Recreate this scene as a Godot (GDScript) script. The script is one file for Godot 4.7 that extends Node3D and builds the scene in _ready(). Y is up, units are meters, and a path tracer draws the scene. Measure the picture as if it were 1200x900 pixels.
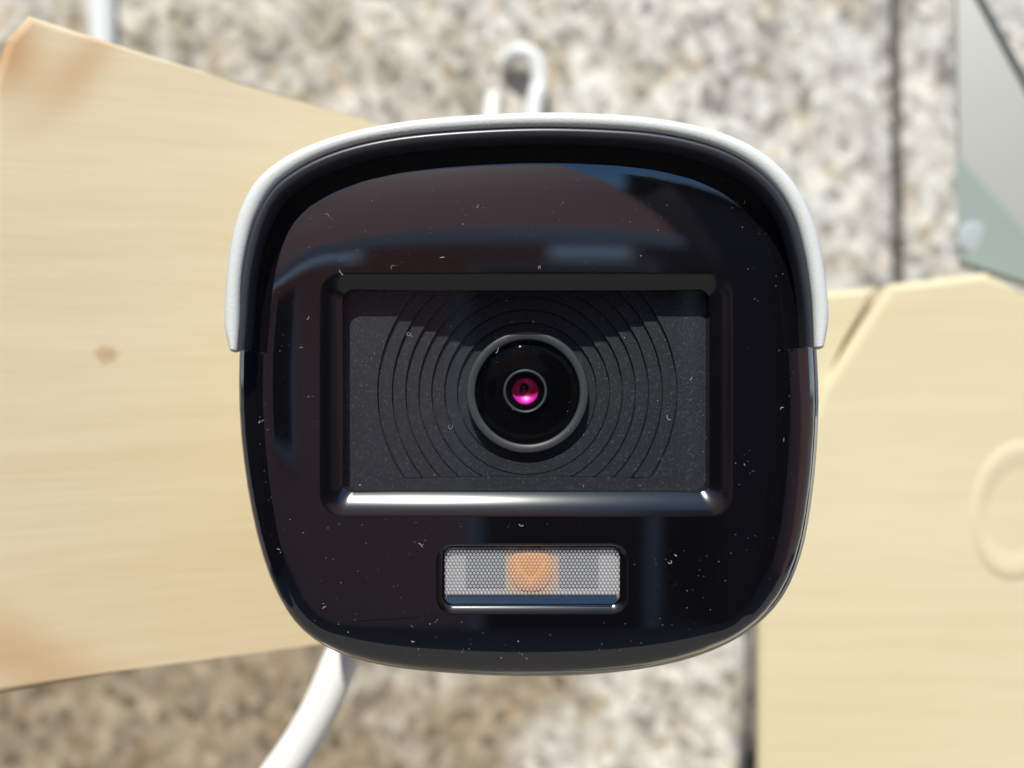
extends Node3D
# A bullet security camera in hard sunlight before a granite wall, with two pieces of pale timber beside it.
# Shapes are laid out in millimetres about a point 1.2 m above the ground: x right, y up, z towards the viewer.

const EYE := 160.0                 # distance of the lens from the black front, mm
const PX := 0.125                  # mm on the black front per pixel of a 1200 x 900 picture
const MID := Vector3(0, 1.2, 0)    # the layout's origin in the world, metres
const FC := Vector2(618, 470)      # middle of the black front

var org := Vector3.ZERO            # base (mm) of the thing under construction
var taken := {}
var M := {}
var outline := PackedVector2Array()

# ---------------------------------------------------------------- helpers
func P(px: float, py: float, z := 0.0) -> Vector3:
	var s := PX * (EYE - z) / EYE
	return Vector3((px - 600.0) * s, (450.0 - py) * s, z)

func numbered(called: String) -> String:
	var n: int = taken.get(called, 0)
	taken[called] = n + 1
	return called if n == 0 else "%s_%03d" % [called, n]

func thing(called: String, label: String, category: String, base: Vector3, group := "") -> Node3D:
	var o := Node3D.new()
	o.name = numbered(called)
	add_child(o)
	o.position = MID + base * 0.001
	org = base
	o.set_meta("label", label)
	o.set_meta("category", category)
	if group:
		o.set_meta("group", group)
	return o

func fresh() -> Dictionary:
	return {"v": PackedVector3Array(), "n": PackedVector3Array(), "uv": PackedVector2Array(), "c": PackedColorArray(), "i": PackedInt32Array()}

func tri(m: Dictionary, a: int, b: int, c: int) -> void:
	var v: PackedVector3Array = m.v
	var n: PackedVector3Array = m.n
	var g := (v[b] - v[a]).cross(v[c] - v[a])
	if g.length_squared() < 1e-14:
		return
	if g.dot(n[a] + n[b] + n[c]) < 0:
		m.i.append_array([a, b, c])
	else:
		m.i.append_array([a, c, b])

# rows of points -> a smooth sheet; how: 0 normals towards +z, 1 away from each row's middle, -1 towards it
func grid(m: Dictionary, rows: Array, closed := false, how := 0, uv_of = null, color_of = null) -> void:
	var nr := rows.size()
	var nc: int = rows[0].size()
	var at: int = m.v.size()
	var normals := PackedVector3Array()
	var score := 0.0
	for r in nr:
		var row: PackedVector3Array = rows[r]
		var mid := Vector3.ZERO
		for p in row:
			mid += p / nc
		for c in nc:
			var c0 := (c - 1 + nc) % nc if closed else maxi(c - 1, 0)
			var c1 := (c + 1) % nc if closed else mini(c + 1, nc - 1)
			var du: Vector3 = row[c1] - row[c0]
			var dv: Vector3 = rows[mini(r + 1, nr - 1)][c] - rows[maxi(r - 1, 0)][c]
			if du.length_squared() < 1e-10:
				var other: PackedVector3Array = rows[r + 1 if r + 1 < nr else r - 1]
				du = other[c1] - other[c0]
			var n := du.cross(dv).normalized()
			normals.append(n)
			score += n.z if how == 0 else n.dot((row[c] - mid).normalized()) * how
	var sgn := 1.0 if score >= 0 else -1.0
	for r in nr:
		for c in nc:
			var p: Vector3 = rows[r][c]
			m.v.append(p)
			m.n.append(normals[r * nc + c] * sgn)
			m.uv.append(uv_of.call(p) if uv_of != null else Vector2(p.x, p.y) * 0.01)
			m.c.append(color_of.call(p) if color_of != null else Color.WHITE)
	for r in nr - 1:
		for c in (nc if closed else nc - 1):
			var a := at + r * nc + c
			var b := at + r * nc + (c + 1) % nc
			tri(m, a, b, a + nc)
			tri(m, b, b + nc, a + nc)

func flat(m: Dictionary, poly: PackedVector3Array, normal: Vector3, uv_of = null) -> void:   # a fan: convex outlines
	var at: int = m.v.size()
	for p in poly:
		m.v.append(p)
		m.n.append(normal)
		m.uv.append(uv_of.call(p) if uv_of != null else Vector2(p.x, p.y) * 0.01)
		m.c.append(Color.WHITE)
	for i in range(1, poly.size() - 1):
		tri(m, at, at + i, at + i + 1)

func quad(m: Dictionary, a: Vector3, b: Vector3, c: Vector3, d: Vector3, normal: Vector3, uv_of = null) -> void:
	flat(m, PackedVector3Array([a, b, c, d]), normal, uv_of)

func box(m: Dictionary, lo: Vector3, hi: Vector3) -> void:
	for ax in 3:
		for s in [0, 1]:
			var n := Vector3.ZERO
			n[ax] = 1.0 if s else -1.0
			var pts := PackedVector3Array()
			for k in [[0, 0], [1, 0], [1, 1], [0, 1]]:
				var p := Vector3.ZERO
				p[ax] = hi[ax] if s else lo[ax]
				p[(ax + 1) % 3] = hi[(ax + 1) % 3] if k[0] else lo[(ax + 1) % 3]
				p[(ax + 2) % 3] = hi[(ax + 2) % 3] if k[1] else lo[(ax + 2) % 3]
				pts.append(p)
			flat(m, pts, n)

func done(called: String, m: Dictionary, mat: Material, parent: Node, label := "") -> MeshInstance3D:
	var a := []
	a.resize(Mesh.ARRAY_MAX)
	var v := PackedVector3Array()
	for p in m.v:
		v.append((p - org) * 0.001)
	a[Mesh.ARRAY_VERTEX] = v
	a[Mesh.ARRAY_NORMAL] = m.n
	a[Mesh.ARRAY_TEX_UV] = m.uv
	a[Mesh.ARRAY_COLOR] = m.c
	a[Mesh.ARRAY_INDEX] = m.i
	var mesh := ArrayMesh.new()
	mesh.add_surface_from_arrays(Mesh.PRIMITIVE_TRIANGLES, a)
	mesh.surface_set_material(0, mat)
	var o := MeshInstance3D.new()
	o.name = called
	o.mesh = mesh
	if label:
		o.set_meta("label", label)
	parent.add_child(o, true)
	return o

func circle(px: float, py: float, r: float, z: float, count := 96) -> PackedVector3Array:   # px units, scaled to depth z
	var out := PackedVector3Array()
	for i in count:
		var a := TAU * i / count
		out.append(P(px + r * cos(a), py + r * sin(a), z))
	return out

func lathe(m: Dictionary, px: float, py: float, profile: Array, how := 0, count := 96) -> void:   # profile of [radius px, z mm]; middle fixed in space
	var c := P(px, py, profile[0][1])
	var rows := []
	for q in profile:
		var row := PackedVector3Array()
		for i in count:
			var a := TAU * i / count
			row.append(Vector3(c.x + q[0] * cos(a), c.y + q[0] * sin(a), q[1]))
		rows.append(row)
	grid(m, rows, true, how)

func tube(m: Dictionary, path: PackedVector3Array, r: float, count := 20) -> void:
	var curve := Curve3D.new()
	for i in path.size():
		var d := (path[mini(i + 1, path.size() - 1)] - path[maxi(i - 1, 0)]) / 6.0
		curve.add_point(path[i], -d, d)
	curve.bake_interval = r * 0.4
	var pts := curve.get_baked_points()
	var rows := []
	var side := Vector3(0, 0, 1)
	for i in pts.size():
		var t := (pts[mini(i + 1, pts.size() - 1)] - pts[maxi(i - 1, 0)]).normalized()
		side = (side - t * side.dot(t)).normalized()
		var up := t.cross(side)
		var row := PackedVector3Array()
		for k in count:
			var a := TAU * k / count
			row.append(pts[i] + (side * cos(a) + up * sin(a)) * r)
		rows.append(row)
	grid(m, rows, true, 1)
	for e in [0, pts.size() - 1]:
		var t := (pts[1] - pts[0] if e == 0 else pts[e] - pts[e - 1]).normalized()
		flat(m, rows[e], -t if e == 0 else t)

func spline(raw: PackedVector2Array, closed: bool, per := 10) -> PackedVector2Array:
	var out := PackedVector2Array()
	var n := raw.size()
	for i in (n if closed else n - 1):
		var a := raw[(i - 1 + n) % n] if closed else raw[maxi(i - 1, 0)]
		var d := raw[(i + 2) % n] if closed else raw[mini(i + 2, n - 1)]
		for k in per:
			out.append(raw[i].cubic_interpolate(raw[(i + 1) % n], a, d, float(k) / per))
	if not closed:
		out.append(raw[n - 1])
	return out

func pts2(flatlist: Array) -> PackedVector2Array:
	var out := PackedVector2Array()
	for i in range(0, flatlist.size(), 2):
		out.append(Vector2(flatlist[i], flatlist[i + 1]))
	return out

func rrect(x0: float, y0: float, x1: float, y1: float, r: Array, arc := 10, edge := 14) -> PackedVector2Array:   # radii: top left, top right, bottom right, bottom left
	var out := PackedVector2Array()
	var corner := [[x0 + r[0], y0 + r[0], PI], [x1 - r[1], y0 + r[1], 1.5 * PI], [x1 - r[2], y1 - r[2], 0.0], [x0 + r[3], y1 - r[3], 0.5 * PI]]
	for k in 4:
		var q = corner[k]
		for i in arc + 1:
			var a: float = q[2] + 0.5 * PI * i / arc
			out.append(Vector2(q[0] + r[k] * cos(a), q[1] + r[k] * sin(a)))
		var w = corner[(k + 1) % 4]
		var e := Vector2(w[0] + r[(k + 1) % 4] * cos(w[2]), w[1] + r[(k + 1) % 4] * sin(w[2]))
		var b := out[out.size() - 1]
		for i in range(1, edge):
			out.append(b.lerp(e, float(i) / edge))
	return out

func hit(loop: PackedVector2Array, from: Vector2, dir: Vector2) -> float:   # distance from a point to a closed outline round it
	for i in loop.size():
		var a := loop[i] - from
		var b := loop[(i + 1) % loop.size()] - from
		var den := dir.cross(b - a)
		if absf(den) < 1e-9:
			continue
		var s := -dir.cross(a) / den
		if s < -1e-6 or s > 1.000001:
			continue
		var p := a + (b - a) * s
		if p.dot(dir) > 0:
			return p.dot(dir)
	return 0.0

func mat(called: String, color: Color, rough: float, metal := 0.0, spec := 0.5) -> StandardMaterial3D:   # colour in linear values
	var m := StandardMaterial3D.new()
	m.resource_name = called
	m.albedo_color = color.linear_to_srgb()
	m.roughness = rough
	m.metallic = metal
	m.metallic_specular = spec
	M[called] = m
	return m

func noise(seed_: int, freq: float, octaves := 3, kind := FastNoiseLite.TYPE_SIMPLEX_SMOOTH) -> FastNoiseLite:
	var n := FastNoiseLite.new()
	n.seed = seed_
	n.frequency = freq
	n.noise_type = kind
	n.fractal_octaves = octaves
	return n

func relief(m: StandardMaterial3D, seed_: int, freq: float, depth: float, scale: float) -> void:   # fine grain as height, triplanar in the thing's own axes
	var t := NoiseTexture2D.new()
	t.width = 512
	t.height = 512
	t.seamless = true
	t.noise = noise(seed_, freq, 3)
	m.heightmap_enabled = true
	m.heightmap_texture = t
	m.heightmap_scale = depth
	m.uv1_triplanar = true
	m.uv1_scale = Vector3.ONE * scale

# ---------------------------------------------------------------- textures
const GR := 470.0   # mm of stone that the granite picture covers

func granite_picture() -> ImageTexture:
	var w := 1024
	var im := Image.create(w, w, false, Image.FORMAT_RGB8)
	var blot := noise(3, 0.11, 4)
	var grain := noise(8, 0.33, 2)
	var warm := noise(21, 0.035, 3)
	var crystal := noise(5, 0.27, 1, FastNoiseLite.TYPE_CELLULAR)
	crystal.cellular_return_type = FastNoiseLite.RETURN_CELL_VALUE
	for y in w:
		for x in w:
			var mx := x * 400.0 / w
			var my := y * 400.0 / w
			var b := blot.get_noise_2d(mx, my)
			var g := grain.get_noise_2d(mx, my)
			var k := crystal.get_noise_2d(mx, my)
			var t := warm.get_noise_2d(mx, my)
			var c := Color(0.815, 0.80, 0.775)
			c = c.lerp(Color(0.91, 0.895, 0.87), smoothstep(0.0, 0.5, b))
			c = c.lerp(Color(0.66, 0.64, 0.605), smoothstep(0.12, 0.6, -b))
			c = c.lerp(Color(0.74, 0.68, 0.58), 0.6 * smoothstep(0.2, 0.55, t))
			if k > 0.74:
				c = c.lerp(Color(0.48, 0.46, 0.445), 0.55)
			elif k < -0.6:
				c = c.lerp(Color(0.95, 0.935, 0.90), 0.7)
			elif k > 0.5 and k < 0.58:
				c = c.lerp(Color(0.80, 0.69, 0.54), 0.4)
			c.b *= 0.988
			c = c * (1.0 + 0.12 * g)
			im.set_pixel(x, y, c)
	return ImageTexture.create_from_image(im)

func speckle_picture() -> ImageTexture:   # charcoal plastic with fine pale flecks, 70 mm a side
	var im := Image.create(512, 512, false, Image.FORMAT_RGB8)
	var rng := RandomNumberGenerator.new()
	rng.seed = 4
	for y in 512:
		for x in 512:
			var k := rng.randf()
			var c := Color(0.122, 0.132, 0.152) * (0.8 + 0.4 * rng.randf())
			if k > 0.985:
				c = Color(0.36, 0.37, 0.40)
			elif k > 0.93:
				c = Color(0.25, 0.26, 0.285)
			im.set_pixel(x, y, c)
	return ImageTexture.create_from_image(im)

# pale spruce: growth lines along u, with knots [u, v, radius] and flames of darker wood; all in mm of the board
func wood_picture(wide: float, high: float, seed_: int, light: Color, dark: Color, strength: float, knots: Array, flames: Array) -> ImageTexture:
	var w := 768
	var h := int(768 * high / wide)
	var im := Image.create(w, h, false, Image.FORMAT_RGB8)
	var bend := noise(seed_, 0.009, 2)
	var line := noise(seed_ + 1, 0.11, 3)
	var fibre := noise(seed_ + 2, 0.9, 2)
	var cloud := noise(seed_ + 3, 0.018, 2)
	for y in h:
		for x in w:
			var u := x * wide / w
			var v := y * high / h
			var s := v + 5.0 * bend.get_noise_2d(u * 0.7, v)
			for q in knots:
				var d: Vector2 = Vector2(u - q[0], (v - q[1]) * 1.3)
				s += signf(v - q[1] + 0.001) * q[2] * 1.2 * exp(-d.length_squared() / (18.0 * q[2] * q[2]))
			var f := 0.5 + 0.5 * line.get_noise_2d(u * 0.03, s * 1.6)
			f += 0.45 * fibre.get_noise_2d(u * 0.035, v * 1.2) + 0.35 * cloud.get_noise_2d(u * 0.5, v)
			var c := light.lerp(dark, clampf(f * strength, 0.0, 1.0))
			for q in knots:
				var d: float = Vector2(u - q[0], (v - q[1]) * 1.25).length() / q[2]
				c = c.lerp(Color(0.66, 0.50, 0.34), 0.5 * (1.0 - smoothstep(0.25, 1.1, d + 0.25 * fibre.get_noise_2d(u * 0.6, v * 0.6))))
			for q in flames:   # [u, v, length, width, turn, amount]
				var d: Vector2 = Vector2(u - q[0], v - q[1]).rotated(-q[4])
				d += Vector2(0, 2.0 * bend.get_noise_2d(u * 4.0, v * 4.0))
				var a: float = exp(-pow(d.x / q[2], 2) - pow(d.y / q[3], 2)) * q[5]
				c = c.lerp(Color(0.68, 0.47, 0.27), clampf(a, 0, 1))
			im.set_pixel(x, y, c)
	return ImageTexture.create_from_image(im)

# ---------------------------------------------------------------- the black front as a surface
func crown(x: float, y: float) -> float:   # px in, mm out: the front is very slightly domed
	return -0.00045 * PX * PX * ((x - FC.x) * (x - FC.x) + (y - FC.y) * (y - FC.y))

const DROP := 3.1
var inner := PackedVector2Array()

func fall(u: float) -> float:
	return -DROP * (1.0 - pow(maxf(0.0, 1.0 - pow(u, 3.9)), 0.5))

func front_z(x: float, y: float) -> float:
	var d := Vector2(x, y) - FC
	var dir := d.normalized()
	var ro := hit(outline, FC, dir)
	var ri := hit(inner, FC, dir)
	var u := clampf((d.length() - ri) / (ro - ri), 0.0, 1.0)
	return crown(x, y) + fall(u)

func flat_pt(p: Vector2, z: float) -> Vector3:   # px on the front's own plane: no depth scaling
	return Vector3((p.x - 600.0) * PX, (450.0 - p.y) * PX, z)

func ring_between(m: Dictionary, a: PackedVector2Array, b: PackedVector2Array, steps: int) -> void:
	var rows := []
	for s in steps + 1:
		var row := PackedVector3Array()
		for i in a.size():
			var q := a[i].lerp(b[i], float(s) / steps)
			row.append(flat_pt(q, crown(q.x, q.y)))
		rows.append(row)
	grid(m, rows, true)

func grow(x0: float, y0: float, x1: float, y1: float, r: float, by: float) -> PackedVector2Array:
	return rrect(x0 - by, y0 - by, x1 + by, y1 + by, [maxf(r + by, 1), maxf(r + by, 1), maxf(r + by, 1), maxf(r + by, 1)])

func bevel(m: Dictionary, x0: float, y0: float, x1: float, y1: float, r: float, width: Vector4, depth: float) -> PackedVector2Array:
	# from the outer edge inwards: widths left, top, right, bottom in px; a crest that rolls over into a slope
	var rows := []
	var last: PackedVector2Array
	for s in 17:
		var f := s / 16.0
		var q := f                                                    # share of the width
		var dz := depth * (0.42 * f + 0.58 * f * f) * smoothstep(-0.08, 0.16, f)
		last = rrect(x0 + width.x * q, y0 + width.y * q, x1 - width.z * q, y1 - width.w * q, [r * (1 - 0.5 * q), r * (1 - 0.5 * q), r * (1 - 0.5 * q), r * (1 - 0.5 * q)])
		var row := PackedVector3Array()
		for p in last:
			row.append(flat_pt(p, crown(p.x, p.y) - dz))
		rows.append(row)
	grid(m, rows, true)
	return last

func wall_down(m: Dictionary, loop: PackedVector2Array, z0: float, z1: float, how := -1) -> void:
	var a := PackedVector3Array()
	var b := PackedVector3Array()
	for p in loop:
		a.append(flat_pt(p, z0 if z0 < -0.001 else crown(p.x, p.y)))
		b.append(flat_pt(p, z1))
	grid(m, [a, b], true, how)

# ---------------------------------------------------------------- timber: a convex outline in its plane, with softened arrises
func timber(called: String, corners: PackedVector3Array, normal: Vector3, thick: float, round_: float, face: Material, end: Material, parent: Node, ea: Vector3, eb: Vector3, wide: float, high: float, o: Vector3, end_edges: Array) -> void:
	var uv_of := func(p: Vector3) -> Vector2: return Vector2((p - o).dot(ea) / wide, (p - o).dot(eb) / high)
	var n := corners.size()
	var mid := Vector3.ZERO
	for p in corners:
		mid += p / n
	if absf(corners[0].y - mid.y) > 300:
		mid.y = 0
	var inset := PackedVector3Array()
	for i in n:
		var a := (corners[(i - 1 + n) % n] - corners[i]).normalized()
		var b := (corners[(i + 1) % n] - corners[i]).normalized()
		var bis := (a + b).normalized()
		inset.append(corners[i] + bis * round_ / maxf(0.2, bis.cross(a).length()))
	var m := fresh()
	flat(m, inset, normal, uv_of)
	var back := PackedVector3Array()
	for p in corners:
		back.append(p.lerp(mid, 0.05) - normal * thick)
	flat(m, back, -normal, uv_of)
	var me := fresh()
	for i in n:
		var j := (i + 1) % n
		var tgt: Dictionary = me if i in end_edges else m
		var rows := []
		for s in 7:
			var f := s / 6.0 * PI / 2
			rows.append(PackedVector3Array([
				inset[i].lerp(corners[i], sin(f)) - normal * round_ * (1 - cos(f)),
				inset[j].lerp(corners[j], sin(f)) - normal * round_ * (1 - cos(f))]))
		grid(m, rows, false, 0, uv_of)
		var out := (corners[j] - corners[i]).cross(normal).normalized()
		if out.dot(mid - corners[i]) > 0:
			out = -out
		var run := func(p: Vector3) -> Vector2: return Vector2((p - o).dot((corners[j] - corners[i]).normalized()) / wide, (p - o).dot(normal) / high)
		quad(tgt, corners[i] - normal * round_, corners[j] - normal * round_, back[j], back[i], out, run)
	done("plank_body", m, face, parent)
	if me.v.size():
		done("end_grain", me, end, parent)

func on_plane(px: float, py: float, o: Vector3, n: Vector3) -> Vector3:   # where the line of sight through a pixel meets a board
	var d := P(px, py, 0.0) - Vector3(0, 0, EYE)
	var t := (o - Vector3(0, 0, EYE)).dot(n) / d.dot(n)
	return Vector3(0, 0, EYE) + d * t

# ---------------------------------------------------------------- the scene
func _ready() -> void:
	set_view_and_light()
	make_materials()
	build_ground()
	build_wall()
	build_mirror_props()
	build_timber()
	build_panel()
	build_cables()
	build_camera()

func set_view_and_light() -> void:
	var cam := Camera3D.new()
	cam.name = "view"
	cam.position = MID + Vector3(0, 0, EYE * 0.001)
	add_child(cam)
	var att := CameraAttributesPhysical.new()
	att.frustum_focal_length = 12.0 / (450.0 * PX / EYE)
	att.frustum_focus_distance = 0.1622
	att.frustum_near = 0.01
	att.frustum_far = 400.0
	att.exposure_aperture = att.frustum_focal_length / 3.5     # a lens opening 3.5 mm wide
	cam.attributes = att
	var e := Environment.new()
	e.background_mode = Environment.BG_SKY
	var sky := ProceduralSkyMaterial.new()
	sky.sky_top_color = Color(0.34, 0.50, 0.68)
	sky.sky_horizon_color = Color(0.70, 0.78, 0.86)
	sky.sky_curve = 0.12
	sky.ground_horizon_color = Color(0.45, 0.42, 0.40)
	sky.ground_bottom_color = Color(0.35, 0.32, 0.30)
	e.sky = Sky.new()
	sky.sky_energy_multiplier = 1.3
	e.sky.sky_material = sky
	e.tonemap_mode = Environment.TONE_MAPPER_LINEAR
	e.tonemap_exposure = 1.25
	e.sdfgi_enabled = true
	e.ssao_enabled = true
	e.ssil_enabled = true
	var we := WorldEnvironment.new()
	we.name = "daylight"
	we.environment = e
	add_child(we)
	var sun := DirectionalLight3D.new()
	sun.name = "sun"
	sun.light_color = Color(1.0, 0.985, 0.94)
	sun.light_energy = 1.3
	sun.light_angular_distance = 0.5
	sun.shadow_enabled = true
	sun.look_at_from_position(Vector3.ZERO, Vector3(0.17, -1.19, -1.0), Vector3.UP)
	add_child(sun)

func make_materials() -> void:
	var bg := mat("black gloss", Color(0.0035, 0.003, 0.0035), 0.05, 0.0, 0.85)
	bg.clearcoat_enabled = true
	bg.clearcoat = 0.8
	bg.clearcoat_roughness = 0.05
	mat("bevel gloss", Color(0.0035, 0.003, 0.0035), 0.17, 0.0, 0.6)
	mat("black satin", Color(0.035, 0.038, 0.047), 0.34, 0.0, 0.6)
	mat("black wall", Color(0.004, 0.004, 0.004), 0.18)
	var pl := mat("charcoal matte", Color.WHITE, 0.5, 0.0, 0.45)
	pl.uv1_triplanar = true
	pl.uv1_scale = Vector3.ONE * 14.0
	pl.albedo_texture = speckle_picture()
	mat("lens black", Color(0.0012, 0.0012, 0.0012), 0.8, 0.0, 0.05)
	mat("pupil black", Color(0.002, 0.002, 0.002), 0.08)
	mat("lens ring", Color(0.040, 0.043, 0.047), 0.45)
	mat("small ring", Color(0.05, 0.065, 0.07), 0.35)
	var wp := mat("white powder coat", Color(0.64, 0.66, 0.63), 0.5)
	relief(wp, 31, 0.12, 0.004, 40.0)
	mat("white body", Color(0.50, 0.49, 0.40), 0.5)
	mat("white cable", Color(0.82, 0.83, 0.80), 0.4)
	var pane := mat("clear pane", Color(1, 1, 1), 0.02)
	pane.transparency = BaseMaterial3D.TRANSPARENCY_ALPHA
	pane.albedo_color.a = 0.0
	var cp := mat("coated pane", Color(1, 1, 1), 0.02, 0.0, 0.25)
	cp.transparency = BaseMaterial3D.TRANSPARENCY_ALPHA
	cp.albedo_color.a = 0.0
	var coat := mat("magenta reflection", Color(0.62, 0.01, 0.50), 0.42, 0.2)  # tint of the reflection painted into the lens
	coat.metallic_specular = 0.8
	mat("red coating", Color(0.55, 0.008, 0.10), 0.25, 0.4)
	mat("reflector", Color(0.27, 0.26, 0.265), 0.4)
	mat("reflector grey", Color(0.11, 0.115, 0.13), 0.45)
	mat("phosphor", Color(0.52, 0.21, 0.038), 0.5)
	mat("pale amber", Color(0.36, 0.23, 0.13), 0.5)
	mat("bright amber", Color(0.62, 0.26, 0.045), 0.6)
	var dots := mat("lens dots", Color(0.8, 0.8, 0.82), 0.35)
	dots.transparency = BaseMaterial3D.TRANSPARENCY_ALPHA
	dots.albedo_color.a = 0.22
	mat("dust", Color(0.55, 0.54, 0.55), 0.9)
	var gr := mat("granite", Color.WHITE, 0.85)
	gr.albedo_texture = granite_picture()
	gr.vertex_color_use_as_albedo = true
	mat("mortar", Color(0.09, 0.085, 0.08), 0.95)
	mat("galvanised", Color(0.34, 0.34, 0.31), 0.45, 0.25)
	mat("bolt", Color(0.40, 0.45, 0.46), 0.5)
	mat("dark edge", Color(0.10, 0.105, 0.105), 0.7)
	mat("glass green", Color(0.26, 0.31, 0.28), 0.35)
	var terrace := mat("terrace", Color(0.20, 0.18, 0.165), 0.9)
	relief(terrace, 5, 0.05, 0.4, 3.0)
	mat("house wall", Color(0.92, 0.45, 0.36), 0.85)  # from here on: colours of the added buildings that the front mirrors
	mat("roof tile", Color(0.56, 0.23, 0.19), 0.85)
	mat("house opening", Color(0.02, 0.022, 0.03), 0.3)
	mat("shed wall", Color(0.035, 0.038, 0.055), 0.7)
	mat("house trim", Color(0.7, 0.69, 0.66), 0.6)

func build_ground() -> void:
	org = Vector3(0, -1200, 0)
	var m := fresh()
	var s := 60000.0
	quad(m, Vector3(-s, -1200, -s), Vector3(s, -1200, -s), Vector3(s, -1200, s), Vector3(-s, -1200, s), Vector3.UP)
	var g := done("ground", m, M["terrace"], self)
	g.position = MID + org * 0.001
	g.set_meta("kind", "structure")
	g.set_meta("label", "pale brown paved ground at the foot of the wall")

func build_wall() -> void:
	var zf := -260.0
	var w := thing("granite_wall", "speckled grey granite block wall standing behind the security camera", "wall", Vector3(0, -1200, zf - 60))
	var k := PX * (EYE - zf) / EYE
	var jx1 := (1056.0 - 600.0) * k
	var jx2 := (882.0 - 600.0) * k
	var jy := (450.0 - 575.0) * k
	var g := 2.2
	var blocks := [
		[-430.0, jy, jx1, 300.0, 4], [jx1, jy, jx1 + 420.0, 300.0, 4], [-430.0, jy - 320.0, jx2, jy, 4], [jx2, jy - 320.0, jx1 + 420.0, jy, 4],
		[-430.0, 300.0, -20.0, 620.0, 12], [-20.0, 300.0, jx1 + 420.0, 620.0, 12], [-430.0, jy - 640.0, 40.0, jy - 320.0, 12], [40.0, jy - 640.0, jx1 + 420.0, jy - 320.0, 12],
		[-430.0, -1200.0, jx2, jy - 640.0, 14], [jx2, -1200.0, jx1 + 420.0, jy - 640.0, 14], [-950.0, jy, -430.0, 620.0, 14], [-950.0, -1200.0, -430.0, jy, 14],
	]
	var lump := noise(14, 0.020, 3)
	var pit := noise(15, 0.14, 3)
	var brown_drift := noise(16, 0.011, 3)
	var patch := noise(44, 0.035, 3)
	var uv_of := func(p: Vector3) -> Vector2: return Vector2(p.x + 517.0, -p.y + 133.0) / GR
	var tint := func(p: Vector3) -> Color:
		var left := smoothstep(60.0, -90.0, p.x + 60.0 * brown_drift.get_noise_2d(p.x, p.y)) * smoothstep(jy - 60, jy + 20, p.y)
		var low := smoothstep(30.0, -60.0, p.x + 90.0 * brown_drift.get_noise_2d(p.x + 300, p.y)) * smoothstep(jy + 5, jy - 5, p.y)
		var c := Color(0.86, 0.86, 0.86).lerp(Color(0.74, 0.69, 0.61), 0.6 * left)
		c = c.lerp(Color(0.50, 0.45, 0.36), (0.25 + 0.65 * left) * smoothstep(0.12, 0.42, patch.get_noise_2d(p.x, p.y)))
		return c.lerp(Color(0.42, 0.34, 0.24), 0.92 * low)  # lower left course blends into a darker brown
	for b in blocks:
		var x0: float = b[0] + g
		var y0: float = b[1] + g
		var x1: float = b[2] - g
		var y1: float = b[3] - g
		var nx := int((x1 - x0) / b[4]) + 2
		var ny := int((y1 - y0) / b[4]) + 2
		var rows := []
		for j in ny + 1:
			var row := PackedVector3Array()
			for i in nx + 1:
				var x := lerpf(x0, x1, float(i) / nx)
				var y := lerpf(y0, y1, float(j) / ny)
				var edge := minf(minf(x - x0, x1 - x), minf(y - y0, y1 - y))
				var z := zf + 3.0 * lump.get_noise_2d(x, y) + 2.2 * pit.get_noise_2d(x, y) - 5.0 * pow(maxf(0.0, 1.0 - edge / 7.0), 2)
				row.append(Vector3(x, y, z))
			rows.append(row)
		var m := fresh()
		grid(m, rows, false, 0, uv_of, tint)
		var ringp := PackedVector3Array()
		for i in nx + 1: ringp.append(rows[0][i])
		for j in range(1, ny + 1): ringp.append(rows[j][nx])
		for i in range(nx - 1, -1, -1): ringp.append(rows[ny][i])
		for j in range(ny - 1, 0, -1): ringp.append(rows[j][0])
		var rb := PackedVector3Array()
		for p in ringp: rb.append(Vector3(p.x, p.y, zf - 40))
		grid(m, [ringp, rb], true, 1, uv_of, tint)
		done("granite_block", m, M["granite"], w)
	var mm := fresh()
	box(mm, Vector3(-945, -1200, zf - 120), Vector3(jx1 + 415.0, 615, zf - 14))
	done("mortar", mm, M["mortar"], w)

func gable(m: Dictionary, x0: float, x1: float, z0: float, z1: float, y: float, rise: float) -> void:
	var zm := (z0 + z1) / 2
	var n := Vector3(0, zm - z0, -rise).normalized()
	for t in [0.0, 140.0]:
		quad(m, Vector3(x0, y + t, z0), Vector3(x1, y + t, z0), Vector3(x1, y + rise + t, zm), Vector3(x0, y + rise + t, zm), n * (1.0 if t else -1.0))
		quad(m, Vector3(x0, y + t, z1), Vector3(x1, y + t, z1), Vector3(x1, y + rise + t, zm), Vector3(x0, y + rise + t, zm), Vector3(0, n.y, -n.z) * (1.0 if t else -1.0))
	quad(m, Vector3(x0, y, z0), Vector3(x1, y, z0), Vector3(x1, y + 140, z0), Vector3(x0, y + 140, z0), Vector3(0, 0, -1))
	quad(m, Vector3(x0, y, z1), Vector3(x1, y, z1), Vector3(x1, y + 140, z1), Vector3(x0, y + 140, z1), Vector3(0, 0, 1))

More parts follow.
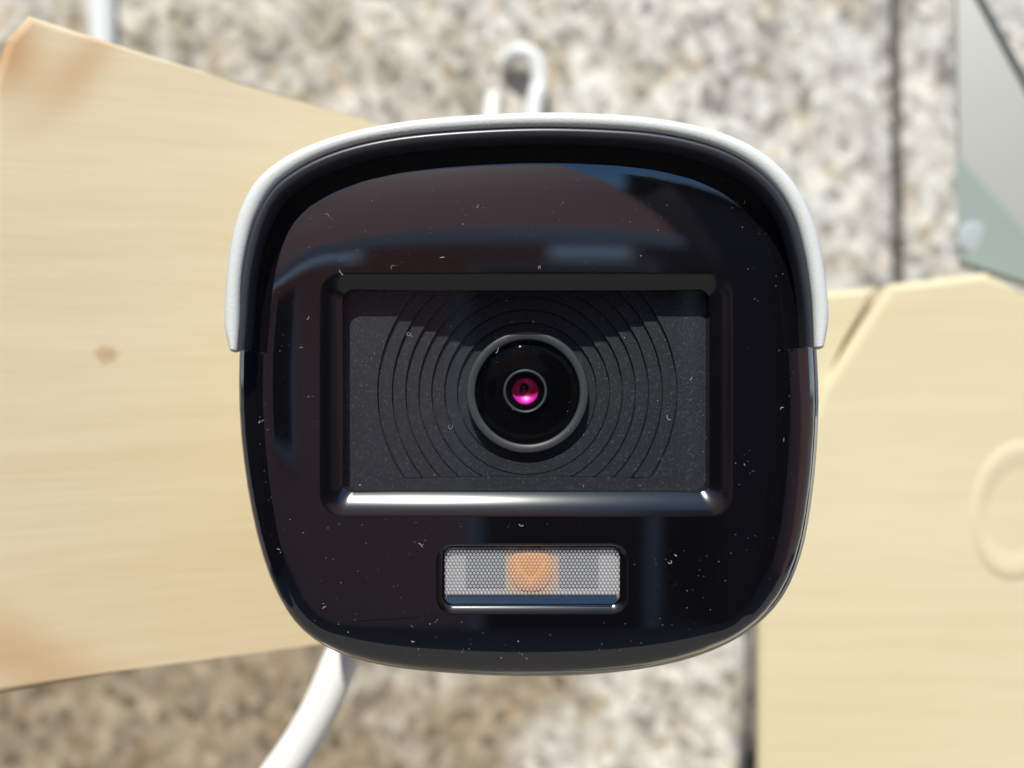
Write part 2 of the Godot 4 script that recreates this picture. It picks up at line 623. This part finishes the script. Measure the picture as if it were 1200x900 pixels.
func build_mirror_props() -> void:  # unseen buildings, added only for what the black front mirrors
	var z := 4000.0
	var h := thing("added_house", "added low reddish building with a broad tiled roof, seen only mirrored in the black front", "added_house", Vector3(-1000, -1200, z + 2000))
	var m := fresh()
	box(m, Vector3(-3400, -1200, z), Vector3(700, 640, z + 16000))
	done("wall", m, M["house wall"], h)
	m = fresh()
	gable(m, -3500, 760, z - 300, z + 17700, 650, 7600)  # slope shaped to catch sun and redden the mirrored front
	done("roof", m, M["roof tile"], h)
	m = fresh()
	box(m, Vector3(-3500, 655, z - 420), Vector3(760, 765, z - 305))
	done("gutter", m, M["house trim"], h)
	m = fresh()
	box(m, Vector3(-160, -1195, z - 40), Vector3(640, 560, z + 20))  # dark opening added so the middle of the reflection stays dark
	var d := done("added_doorway", m, M["house opening"], h)
	m = fresh()
	box(m, Vector3(-230, -1195, z - 70), Vector3(-162, 558, z + 10))
	box(m, Vector3(642, -1195, z - 70), Vector3(698, 558, z + 10))
	box(m, Vector3(-230, 562, z - 70), Vector3(698, 620, z + 10))
	done("frame", m, M["house trim"], d)
	m = fresh()
	box(m, Vector3(-1900, -300, z - 20), Vector3(-1200, 500, z + 20))
	d = done("window", m, M["house opening"], h)
	m = fresh()
	box(m, Vector3(-1980, -380, z - 90), Vector3(-1120, -302, z + 10))
	box(m, Vector3(-1980, -299, z - 60), Vector3(-1902, 501, z + 10))
	box(m, Vector3(-1198, -299, z - 60), Vector3(-1120, 501, z + 10))
	done("frame", m, M["house trim"], d)
	h = thing("added_garden_wall", "added dark stone garden wall on the left, seen only mirrored in the black front", "wall", Vector3(-2600, -1200, 1800))
	m = fresh()
	box(m, Vector3(-2800, -1200, 200), Vector3(-2500, 1900, 3600))  # added to darken reflections along the left edge of the front
	done("wall", m, M["shed wall"], h)
	m = fresh()
	box(m, Vector3(-2860, 1900, 150), Vector3(-2440, 2000, 3650))
	done("coping", m, M["mortar"], h)
	h = thing("added_garden_wall", "added reddish garden wall on the right, seen only mirrored in the black front", "wall", Vector3(2600, -1200, 1800))
	m = fresh()
	box(m, Vector3(2500, -1200, 200), Vector3(2800, 900, 3500))  # added to redden reflections along the right edge of the front
	done("wall", m, M["house wall"], h)
	m = fresh()
	box(m, Vector3(2440, 900, 150), Vector3(2860, 1000, 3550))
	done("coping", m, M["mortar"], h)
	z = 3800.0
	h = thing("added_shed", "added dark blue grey outbuilding beside the reddish one, seen only mirrored in the black front", "added_shed", Vector3(2500, -1200, z + 1500))
	m = fresh()
	box(m, Vector3(960, -1200, z), Vector3(4600, 1900, z + 3000))  # added dark mass that keeps the right of the reflection dark
	done("wall", m, M["shed wall"], h)
	m = fresh()
	gable(m, 930, 4900, z - 250, z + 3250, 1750, 1100)
	done("roof", m, M["shed wall"], h)
	m = fresh()
	box(m, Vector3(1500, -1195, z - 40), Vector3(2500, 850, z + 10))
	done("door", m, M["house opening"], h)

func build_timber() -> void:
	# left: its sawn end comes forward past the left of the frame, its face runs back to the wall
	var yaw := deg_to_rad(27.0)
	var n := Vector3(sin(yaw), 0, cos(yaw))
	var ea := Vector3(cos(yaw), 0, -sin(yaw))
	var o := Vector3(-90, 0, -34)
	var c := PackedVector3Array()
	for q in [[34, 16], [430, 150], [615, 210], [615, 705], [370, 746], [-14, 818], [-10, 100], [8, 45]]:
		c.append(on_plane(q[0], q[1], o, n))
	var o2 := o + ea * -40.0 + Vector3(0, 80, 0)
	var wide := 230.0
	var high := 160.0
	var at := func(px, py) -> Vector2:
		var p := on_plane(px, py, o, n) - o2
		return Vector2(p.dot(ea), -p.y)
	var k1: Vector2 = at.call(124, 414)
	var f1: Vector2 = at.call(95, 80)
	var f2: Vector2 = at.call(20, 770)
	var f3: Vector2 = at.call(10, 60)
	var face := mat("left timber", Color.WHITE, 0.7)
	face.albedo_texture = wood_picture(wide, high, 40, Color(0.865, 0.80, 0.665), Color(0.81, 0.72, 0.565), 0.5, [[k1.x, k1.y, 2.6]], [[f1.x, f1.y, 12.0, 3.6, -0.9, 0.34], [f2.x, f2.y, 20.0, 6.0, 0.5, 0.34], [f3.x, f3.y, 5.0, 7.0, 0.0, 0.6]])
	var end := mat("sawn end", Color.WHITE, 0.9)
	end.albedo_texture = wood_picture(60, 60, 50, Color(0.84, 0.66, 0.42), Color(0.62, 0.40, 0.20), 1.2, [], [])
	var t := thing("wooden_plank", "pale wooden plank with a small brown knot, left of the security camera", "plank", Vector3(-60, c[5].y, -60))
	timber("plank", c, n, 16.0, 1.6, face, end, t, ea, Vector3(0, -1, 0), wide, high, o2, [5, 6, 7])
	# right: a broad board that stands before the wall
	var z := -118.0
	n = Vector3(0, 0, 1)
	o = Vector3(0, 0, z)
	c = PackedVector3Array()
	for q in [[1043, 333], [1158, 319], [1212, 357], [1330, 440], [1330, 5200], [889, 5200], [889, 640], [965, 452]]:
		c.append(on_plane(q[0], q[1], o, n))
	wide = 200.0
	high = 200.0
	o2 = Vector3(30, 60, z)
	var k2 := on_plane(1186, 600, o, n) - o2
	var face2 := mat("right timber", Color.WHITE, 0.75)
	face2.albedo_texture = wood_picture(wide, high, 60, Color(0.855, 0.805, 0.67), Color(0.805, 0.74, 0.58), 0.5, [], [])
	t = thing("wooden_board", "broad yellowish board with slanted shoulders, right of the security camera", "board", Vector3(c[5].x + 60, -1200, z - 10))
	c[4].y = -1200
	c[5].y = -1200
	timber("board", c, n, 14.0, 2.2, face2, end, t, Vector3(1, 0, 0), Vector3(0, -1, 0), wide, high, o2, [])
	# its oval boss
	var m := fresh()
	var cc := on_plane(1192, 598, o, n)
	var prof := [[1.1, -0.3], [1.04, 0.1], [0.97, 0.42], [0.89, 0.55], [0.8, 0.38], [0.7, 0.1], [0.6, -0.05], [0.5, -0.3]]
	var rows := []
	for q in prof:
		var row := PackedVector3Array()
		for i in 64:
			var a := TAU * i / 64
			row.append(cc + Vector3(q[0] * 11.5 * cos(a) + 1.2 * sin(a), q[0] * 17.0 * sin(a), q[1]))
		rows.append(row)
	grid(m, rows, true, 0, func(p: Vector3) -> Vector2: return Vector2((p.x - o2.x) / wide, -(p.y - o2.y) / high))
	done("oval_boss", m, face2, t)
	# behind its left shoulder
	z = -121.0
	o = Vector3(0, 0, z)
	n = Vector3(0, 0, 1)
	c = PackedVector3Array()
	for q in [[900, 349], [1030, 336], [953, 455], [905, 560], [880, 560]]:
		c.append(on_plane(q[0], q[1], o, n))
	t = thing("wooden_batten", "pale wooden batten peeping out behind the left shoulder of the broad board", "batten", Vector3(c[3].x, c[3].y, z - 6))
	timber("batten", c, n, 12.0, 2.0, face2, end, t, Vector3(1, 0, 0), Vector3(0, -1, 0), wide, high, o2, [])

func build_panel() -> void:
	var z := -165.0
	var o := Vector3(0, 0, z)
	var n := Vector3(-0.25, 0.1, 1).normalized()
	var c := PackedVector3Array()
	for q in [[1118, -60], [1135, -20], [1222, 142], [1222, 338], [1124, 306]]:
		c.append(on_plane(q[0], q[1], o, n))
	var t := thing("grey_panel", "smooth grey green panel with a dark slanted edge, above the broad board", "panel", Vector3(c[4].x + 10, c[4].y, z))
	timber("panel", c, n, 5.0, 0.8, M["galvanised"], M["dark edge"], t, Vector3(1, 0, 0), Vector3(0, -1, 0), 100.0, 100.0, o, [])
	t.get_child(0).name = "sheet"
	var m := fresh()
	var a := on_plane(1136, -24, o, n)
	var b := on_plane(1226, 142, o, n)
	tube(m, PackedVector3Array([a, a.lerp(b, 0.5), b]), 1.1)
	done("edge_strip", m, M["dark edge"], t)
	m = fresh()
	var fl := []
	for q in [[[1117, 176], [1222, 292], 0.3], [[1118, 186], [1222, 300], 1.4], [[1124, 306], [1222, 338], 1.4], [[1124, 309], [1222, 341], -3.0]]:
		fl.append(PackedVector3Array([on_plane(q[0][0], q[0][1], o, n) + n * q[2], on_plane(q[1][0], q[1][1], o, n) + n * q[2]]))
	for k in 3:
		grid(m, [fl[k], fl[k + 1]])
	done("lower_flange", m, M["glass green"], t)
	m = fresh()
	var cc := on_plane(1140, 280, o, n) + n * 1.3
	var rows := []
	for q in [[4.4, -0.2], [4.2, 0.3], [3.6, 0.5], [0.05, 0.55]]:
		var row := PackedVector3Array()
		for i in 32:
			row.append(cc + Vector3(q[0] * cos(TAU * i / 32), q[0] * sin(TAU * i / 32), q[1]))
		rows.append(row)
	grid(m, rows, true)
	done("bolt_head", m, M["bolt"], t)

func build_cables() -> void:
	var m := fresh()
	var t := thing("white_cable", "thick white cable dropping from behind the camera to the bottom left", "cable", P(120, 1500, -110))
	tube(m, PackedVector3Array([P(480, 560, -72), P(436, 690, -66), P(400, 772, -63), P(378, 824, -62), P(350, 874, -62), P(312, 928, -62), P(230, 1050, -64), P(150, 1300, -70), P(120, 1500, -110)]), 3.8)
	done("sheath", m, M["white cable"], t)
	m = fresh()
	t = thing("white_cable", "thin white cable curling into a hook above the visor", "cable", P(577, 300, -250))
	tube(m, PackedVector3Array([P(594, 76, -257), P(600, 65, -254), P(612, 60, -252), P(627, 72, -252), P(632, 100, -252), P(626, 130, -250), P(616, 300, -248), P(614, 520, -240)]), 3.1)
	tube(m, PackedVector3Array([P(614, 520, -240), P(596, 580, -240), P(580, 500, -244), P(576, 250, -248), P(576, 150, -252), P(577, 122, -258), P(579, 112, -264)]), 2.8)
	done("sheath", m, M["white cable"], t)
	m = fresh()
	t = thing("white_cable", "short upright white cable end above the left plank", "cable", P(124, 560, -240))
	tube(m, PackedVector3Array([P(124, 560, -240), P(122, 150, -256), P(121, 60, -256), P(120, 0, -256), P(119, -120, -256), P(125, -300, -256)]), 4.8)
	done("sheath", m, M["white cable"], t)

func lip_w(y: float) -> float:
	return lerpf(8.0, 11.0, smoothstep(412.0, 270.0, y))

func build_camera() -> void:
	var cam := thing("security_camera", "black fronted bullet security camera under a white visor, in the middle", "security camera", P(FC.x, 792, -60))
	# outlines, px
	var v_out := spline(pts2([268, 408, 262, 380, 264, 330, 270, 282, 281, 243, 300, 210, 330, 185, 370, 166, 425, 150, 500, 138, 610, 131, 700, 132, 780, 139, 845, 154, 893, 177, 928, 209, 951, 250, 964, 296, 971, 345, 972, 375, 967, 404]), false, 8)
	var v_in := spline(pts2([279, 410, 281, 380, 283, 330, 290, 287, 301, 252, 319, 222, 346, 200, 384, 181, 436, 166, 506, 156, 610, 150, 698, 151, 772, 157, 833, 171, 877, 192, 909, 220, 931, 256, 944, 299, 951, 345, 953, 375, 954, 406]), false, 8)
	var low := pts2([956, 470, 953, 535, 946, 597, 935, 650, 914, 698, 880, 734, 832, 761, 770, 779, 690, 789, 605, 791, 520, 787, 450, 779, 396, 764, 354, 738, 326, 700, 306, 650, 292, 590, 283, 528, 279, 470])
	var v_norm := PackedVector2Array()      # inwards from the visor's inner edge
	for i in v_in.size():
		v_norm.append((v_in[mini(i + 1, v_in.size() - 1)] - v_in[maxi(i - 1, 0)]).orthogonal().normalized() * -1.0)
	var top := PackedVector2Array()
	for i in range(0, v_in.size(), 8):
		top.append(v_in[i] + v_norm[i] * (0.5 + (lip_w(v_in[i].y) - 3.5) * smoothstep(415.0, 320.0, v_in[i].y)))
	top.append_array(low)
	for i in top.size():      # the edge lies about 3 mm behind the front, so it is that much larger than it looks
		top[i] = Vector2(600, 450) + (top[i] - Vector2(600, 450)) * (EYE + 3.2) / EYE
	outline = spline(top, true, 6)
	inner = rrect(366, 312, 870, 730, [46, 46, 40, 40])

	# the glossy front: its fall to the edge, its middle round the two openings, their rolled edges
	var m := fresh()
	var rows := []
	for s in 25:
		var u := sin(s / 24.0 * PI / 2)
		var row := PackedVector3Array()
		for p in inner:
			var dir := (p - FC).normalized()
			var q := p.lerp(FC + dir * hit(outline, FC, dir), u)
			row.append(flat_pt(q, crown(q.x, q.y) + fall(u)))
		rows.append(row)
	grid(m, rows, true)
	var last: PackedVector3Array = rows[rows.size() - 1]
	var skirt := PackedVector3Array()
	for p in last:
		skirt.append(Vector3(p.x, p.y, -13))
	grid(m, [last, skirt], true, 1)
	var rec := rrect(374, 319, 860, 606, [26, 26, 26, 26])
	var led := rrect(511, 637, 737, 721, [20, 20, 20, 20])
	ring_between(m, rrect(366, 312, 870, 621, [46, 46, 0.01, 0.01]), rec, 6)
	ring_between(m, rrect(366, 621, 870, 730, [0.01, 0.01, 40, 40]), led, 6)
	done("front_cover", m, M["black gloss"], cam)
	m = fresh()
	var rec_in := bevel(m, 374, 319, 860, 606, 26, Vector4(26, 20, 26, 28), 1.55)
	done("window_bevel", m, M["bevel gloss"], cam)
	m = fresh()
	var led_in := bevel(m, 511, 637, 737, 721, 20, Vector4(9, 5, 10, 12), 0.7)
	done("light_bevel", m, M["bevel gloss"], cam)
	m = fresh()
	wall_down(m, rec_in, -1.8, -5.6)
	wall_down(m, led_in, -0.75, -2.6)
	done("opening_walls", m, M["black wall"], cam)

	# visor: white shell with a rounded front edge
	m = fresh()
	var n := v_out.size()
	var prof := [[0.0, -70.0], [0.0, 2.4], [0.06, 3.3], [0.22, 3.9], [0.5, 4.1], [0.78, 3.9], [0.94, 3.3], [1.0, 2.4], [1.0, -70.0]]
	rows = []
	for q in prof:
		var row := PackedVector3Array()
		for i in n:
			row.append(P(v_out[i].lerp(v_in[i], q[0]).x, v_out[i].lerp(v_in[i], q[0]).y, 3.4) * Vector3(1, 1, 0) + Vector3(0, 0, q[1]) if q[1] > -50 else flat_pt(FC + (v_out[i].lerp(v_in[i], q[0]) - FC) * 0.9, q[1]))
		rows.append(row)
	grid(m, rows.slice(0, 2), false, 1)
	grid(m, rows.slice(1, 8), false, 0)
	grid(m, rows.slice(7, 9), false, -1)
	for e in [0, n - 1]:
		var cap := PackedVector3Array()
		for r in rows:
			cap.append(r[e])
		var dn := Vector3(0, -1, 0)
		flat(m, cap, dn)
		# a rounded tip
		var tip := []
		var a: Vector3 = rows[1][e]
		var b: Vector3 = rows[7][e]
		for s in 9:
			var f := s / 8.0 * PI
			var row := PackedVector3Array()
			for r in range(1, 8):
				var p: Vector3 = rows[r][e]
				var mid := (a + b) / 2
				var across := (p - mid).dot((a - b).normalized())
				row.append(Vector3(p.x, p.y - sqrt(maxf(0.0, pow((a - b).length() / 2, 2) - across * across)) * sin(f / 2) * 0.7, p.z - (1 - cos(f / 2)) * 1.2))
			tip.append(row)
		grid(m, tip, false, 0)
	done("visor", m, M["white powder coat"], cam)

	# black lip inside the visor
	m = fresh()
	rows = []
	for q in [[0.06, -14.0], [0.04, -1.0], [-0.1, 3.0], [0.12, 3.6], [0.5, 3.6], [0.8, 3.3], [0.95, 2.8], [1.0, 2.0], [1.02, -8.0]]:
		var row := PackedVector3Array()
		for i in n:
			var w: Vector2 = v_in[i] + v_norm[i] * lip_w(v_in[i].y) * q[0]
			row.append(P(w.x, w.y, 3.4 if q[1] > -5.0 else 2.0) * Vector3(1, 1, 0) + Vector3(0, 0, q[1]))
		rows.append(row)
	grid(m, rows, false, 0)
	done("visor_lip", m, M["black satin"], cam)

	# housing behind
	m = fresh()
	rows = []
	for q in [[1.0, -4.6], [1.012, -5.0], [1.022, -6.4], [1.022, -40.0], [0.96, -62.0], [0.80, -74.0], [0.5, -78.0], [0.02, -78.0]]:
		var row := PackedVector3Array()
		for i in range(0, outline.size(), 2):
			row.append(flat_pt(FC + Vector2(3.0, 1.0) + (outline[i] - FC) * q[0], q[1]))
		rows.append(row)
	grid(m, rows, true, 1)
	done("housing", m, M["white body"], cam)
	m = fresh()
	lathe(m, FC.x, 560, [[9.0, -76.0], [9.0, -92.0]], 1, 40)
	lathe(m, FC.x, 560, [[20.0, -78.0], [17.0, -84.0]], 1, 48)
	lathe(m, FC.x, 560, [[17.0, -84.0], [0.1, -84.0]], 0, 48)
	done("mounting_bracket", m, M["white body"], cam)

	build_lens(cam)
	build_lamp(cam)
	build_dust(cam)

func build_lens(cam: Node3D) -> void:
	var lc := Vector2(618, 460)
	var radii := [176.0, 159.5, 144.0, 129.0, 114.0, 99.0, 84.0]
	var z0 := -4.9
	var dz := 0.6
	var count := 240
	var edge_of := func(k: int, a: float) -> float:
		var r: float = radii[k]
		var s := sin(a)
		if s > 0.001:
			r = minf(r, 101.0 / s)
		elif s < -0.001:
			r = minf(r, 132.0 / -s)
		return r
	var at := func(k: int, a: float, z: float) -> Vector3:
		var r: float = edge_of.call(k, a)
		return P(lc.x + r * cos(a), lc.y + r * sin(a), z0) * Vector3(1, 1, 0) + Vector3(0, 0, z)
	var m := fresh()
	var a_row := PackedVector3Array()
	var b_row := PackedVector3Array()
	var big := pts2([385, 325, 850, 325, 850, 595, 385, 595])
	for i in count:
		var a := TAU * i / count
		a_row.append(at.call(0, a, z0))
		var dir := Vector2(cos(a), sin(a))
		var q := lc + dir * hit(big, lc, dir)
		b_row.append(P(q.x, q.y, z0))
	grid(m, [b_row, a_row], true)
	var plate := done("lens_plate", m, M["charcoal matte"], cam)
	for k in radii.size():
		m = fresh()
		var top := PackedVector3Array()
		var foot := PackedVector3Array()
		var next := PackedVector3Array()
		var zk := z0 - dz * (k + 1)
		for i in count:
			var a := TAU * i / count
			top.append(at.call(k, a, zk + dz))
			foot.append(at.call(k, a, zk))
			if k + 1 < radii.size():
				next.append(at.call(k + 1, a, zk))
			else:
				next.append(P(lc.x + 50 * cos(a), lc.y + 50 * sin(a), z0) * Vector3(1, 1, 0) + Vector3(0, 0, zk))
		var mid := P(lc.x, lc.y, z0)
		var groove_out := PackedVector3Array()
		var groove_in := PackedVector3Array()
		var rim := PackedVector3Array()
		for p in foot:
			var d := Vector3(p.x - mid.x, p.y - mid.y, 0)
			groove_out.append(p - Vector3(0, 0, 0.35))
			groove_in.append(p - d.normalized() * 0.13 - Vector3(0, 0, 0.35))
			rim.append(p - d.normalized() * 0.16)
		grid(m, [top, groove_out], true, -1)
		grid(m, [groove_out, groove_in], true)
		grid(m, [groove_in, rim], true, 1)
		grid(m, [rim, next], true)
		done("step_ring", m, M["charcoal matte"], plate)
	# clear window over the recess
	m = fresh()
	var w := rrect(399, 338, 835, 579, [9, 9, 9, 9])
	var poly := PackedVector3Array()
	for p in w:
		poly.append(flat_pt(p, -1.95))
	flat(m, poly, Vector3(0, 0, 1))
	done("clear_window", m, M["clear pane"], cam)

	# the lens in its round mount; radii in mm from here
	var s := PX * (EYE + 8.0) / EYE
	m = fresh()
	lathe(m, 618, 459.5, [[71.5 * s, -9.4], [71.5 * s, -7.6], [70.5 * s, -7.1]], 1)
	lathe(m, 618, 459.5, [[70.5 * s, -7.1], [69.0 * s, -6.98], [66.0 * s, -6.97], [63.0 * s, -7.02], [61.5 * s, -7.2]], 0)
	lathe(m, 618, 459.5, [[61.5 * s, -7.2], [61.2 * s, -8.2]], -1)
	var lens := done("lens_ring", m, M["lens ring"], cam)
	m = fresh()
	lathe(m, 618, 459.5, [[61.4 * s, -8.0], [52.0 * s, -8.1], [51.0 * s, -8.4], [40.0 * s, -8.45], [39.0 * s, -8.7], [31.0 * s, -8.75], [30.4 * s, -8.6], [24.0 * s, -8.8]], 0)
	done("lens_hood", m, M["lens black"], lens)
	m = fresh()
	var dome := []
	for i in 13:
		var f := i / 12.0
		dome.append([61.0 * s * (1 - f) + 0.01, -7.6 + 1.6 * sqrt(1 - pow(1 - f, 2)) * 0.9])
	lathe(m, 618, 459.5, dome, 0)
	done("front_element", m, M["coated pane"], lens)
	m = fresh()
	lathe(m, 615.5, 458.5, [[26.0 * s, -8.6], [25.4 * s, -8.1], [24.0 * s, -7.95], [22.8 * s, -8.2], [22.2 * s, -9.6]], 0)
	done("inner_ring", m, M["small ring"], lens)
	m = fresh()
	lathe(m, 615.5, 458.5, [[23.0 * s, -9.0], [19.0 * s, -9.3], [15.5 * s, -9.6]], 0)
	done("inner_hood", m, M["lens black"], lens)
	m = fresh()
	var cup := []
	for i in 13:
		var f := i / 12.0
		cup.append([16.8 * s * (1 - f) + 0.01, -9.5 - 1.7 * sqrt(1 - pow(1 - f, 2))])
	lathe(m, 615.5, 458, cup, 0)
	done("red_element", m, M["red coating"], lens)
	m = fresh()
	var cres := []
	var cc := P(615.5, 458, -9.5)
	for j in 7:
		var row := PackedVector3Array()
		for i in 33:
			var a := lerpf(PI * 1.06, PI * 1.94, i / 32.0)
			var thick := sin((a - PI * 1.06) / (PI * 0.88) * PI)
			var r := 15.2 - thick * 8.0 * j / 6.0
			row.append(Vector3(cc.x + r * s * cos(a), cc.y + r * s * sin(a), -9.45 - 1.6 * sqrt(maxf(0.0, 1.0 - pow(r / 16.8, 2)))))
		cres.append(row)
	grid(m, cres)  # bright lower reflection of the lens coating, drawn as a coloured crescent
	done("magenta_glint", m, M["magenta reflection"], lens)
	m = fresh()
	var bead := []
	for i in 13:
		var f := i / 12.0 * PI / 2
		bead.append([5.5 * s * cos(f) + 0.01, -11.1 + 5.5 * s * sin(f)])
	lathe(m, 614, 455, bead, 0)
	done("pupil", m, M["pupil black"], lens)

func build_lamp(cam: Node3D) -> void:
	var z := -1.9
	var m := fresh()
	quad(m, P(505, 632, z), P(740, 632, z), P(740, 722, z), P(505, 722, z), Vector3(0, 0, 1))
	var lamp := done("light_reflector", m, M["reflector"], cam)
	for x in [546, 655]:
		m = fresh()
		box(m, P(x, 688, z - 0.3), P(x + 46, 640, z + 0.15))
		done("reflector_cup", m, M["reflector grey"], lamp)
	m = fresh()
	lathe(m, 622, 667, [[37 * PX, z + 0.02], [26 * PX, z + 0.1]], 0, 48)
	done("amber_rim", m, M["pale amber"], lamp)
	m = fresh()
	lathe(m, 622, 667, [[27 * PX, z], [26 * PX, z + 0.3], [15 * PX, z + 0.5], [0.02, z + 0.55]], 0, 48)
	var amber := done("amber_phosphor", m, M["phosphor"], lamp)
	m = fresh()
	for q in [[605.0, 666.0, 622.0, 684.0], [622.0, 684.0, 639.0, 666.0]]:  # brighter vee put into the colour, imitating what the bead lenses show
		var a := P(q[0], q[1], z + 0.45)
		var b := P(q[2], q[3], z + 0.45)
		var t := Vector3(0, 1.0, 0)
		grid(m, [PackedVector3Array([a - t * 0.4, b - t * 0.4]), PackedVector3Array([a + t * 0.3 + Vector3(0, 0, 0.14), b + t * 0.3 + Vector3(0, 0, 0.14)]), PackedVector3Array([a + t * 1.2, b + t * 1.2])])
	done("painted_chevron", m, M["bright amber"], lamp)
	m = fresh()
	grid(m, [PackedVector3Array([P(524, 697, -1.75), P(722, 697, -1.75)]), PackedVector3Array([P(522, 704, -1.2), P(724, 704, -1.2)]), PackedVector3Array([P(530, 710, -0.74), P(716, 710, -0.74)])])
	done("light_ledge", m, M["black gloss"], lamp)
	var dot := SphereMesh.new()
	dot.radius = 0.00023
	dot.height = 0.00046
	dot.radial_segments = 8
	dot.rings = 4
	var spots := []
	var j := 0
	var y := 642.0
	while y < 697.0:
		var x := 517.0 + (2.15 if j % 2 else 0.0)
		while x < 729.0:
			spots.append(P(x, y, z + 0.62))
			x += 4.3
		y += 3.75
		j += 1
	var mm := MultiMesh.new()
	mm.transform_format = MultiMesh.TRANSFORM_3D
	mm.mesh = dot
	mm.instance_count = spots.size()
	for i in spots.size():
		mm.set_instance_transform(i, Transform3D(Basis.from_scale(Vector3(1, 1, 0.6)), (spots[i] - org) * 0.001))
	var mi := MultiMeshInstance3D.new()
	mi.name = "diffuser_beads"
	mi.multimesh = mm
	mi.material_override = M["lens dots"]
	mi.set_meta("kind", "stuff")
	lamp.add_child(mi, true)

func build_dust(cam: Node3D) -> void:
	var rng := RandomNumberGenerator.new()
	rng.seed = 12
	var m := fresh()
	var drift := noise(70, 0.012, 3)
	for i in 1700:
		var x := rng.randf_range(300, 938)
		var y := rng.randf_range(205, 775)
		var inside := x > 372 and x < 862 and y > 317 and y < 608
		var lamp := x > 506 and x < 742 and y > 632 and y < 726
		if rng.randf() > smoothstep(-0.35, 0.45, drift.get_noise_2d(x, y)):
			continue
		if lamp or (inside and rng.randf() < 0.6):
			continue
		if (Vector2(x, y) - FC).length() > hit(outline, FC, (Vector2(x, y) - FC).normalized()) * 0.94:
			continue
		var z := front_z(x, y) + 0.05
		if inside:
			if x < 402 or x > 832 or y < 345 or y > 575:
				continue
			z = -1.9
		var p := flat_pt(Vector2(x, y), z)
		if rng.randf() < 0.94:   # a speck
			var r := rng.randf_range(0.025, 0.085) if rng.randf() < 0.93 else rng.randf_range(0.08, 0.15)
			var at: int = m.v.size()
			for q in [Vector3(1, 0, 0), Vector3(-0.5, 0.8, 0), Vector3(-0.5, -0.8, 0), Vector3(0, 0, 1)]:
				m.v.append(p + q.rotated(Vector3(0, 0, 1), rng.randf() * 0.8) * r * rng.randf_range(0.6, 1.2))
				m.n.append((q + Vector3(0, 0, 0.5)).normalized())
				m.uv.append(Vector2.ZERO)
				m.c.append(Color.WHITE)
			for f in [[0, 1, 3], [1, 2, 3], [2, 0, 3]]:
				tri(m, at + f[0], at + f[1], at + f[2])
		else:                    # a curl of lint
			var path := PackedVector3Array([p])
			var a := rng.randf() * TAU
			var turn := rng.randf_range(-0.9, 0.9)
			for k in rng.randi_range(3, 6):
				p += Vector3(cos(a), sin(a), 0) * rng.randf_range(0.12, 0.26)
				a += turn + rng.randf_range(-0.5, 0.5)
				path.append(Vector3(p.x, p.y, z + 0.03))
			tube(m, path, rng.randf_range(0.015, 0.035), 5)
	var d := done("dust_specks", m, M["dust"], cam)
	d.set_meta("kind", "stuff")
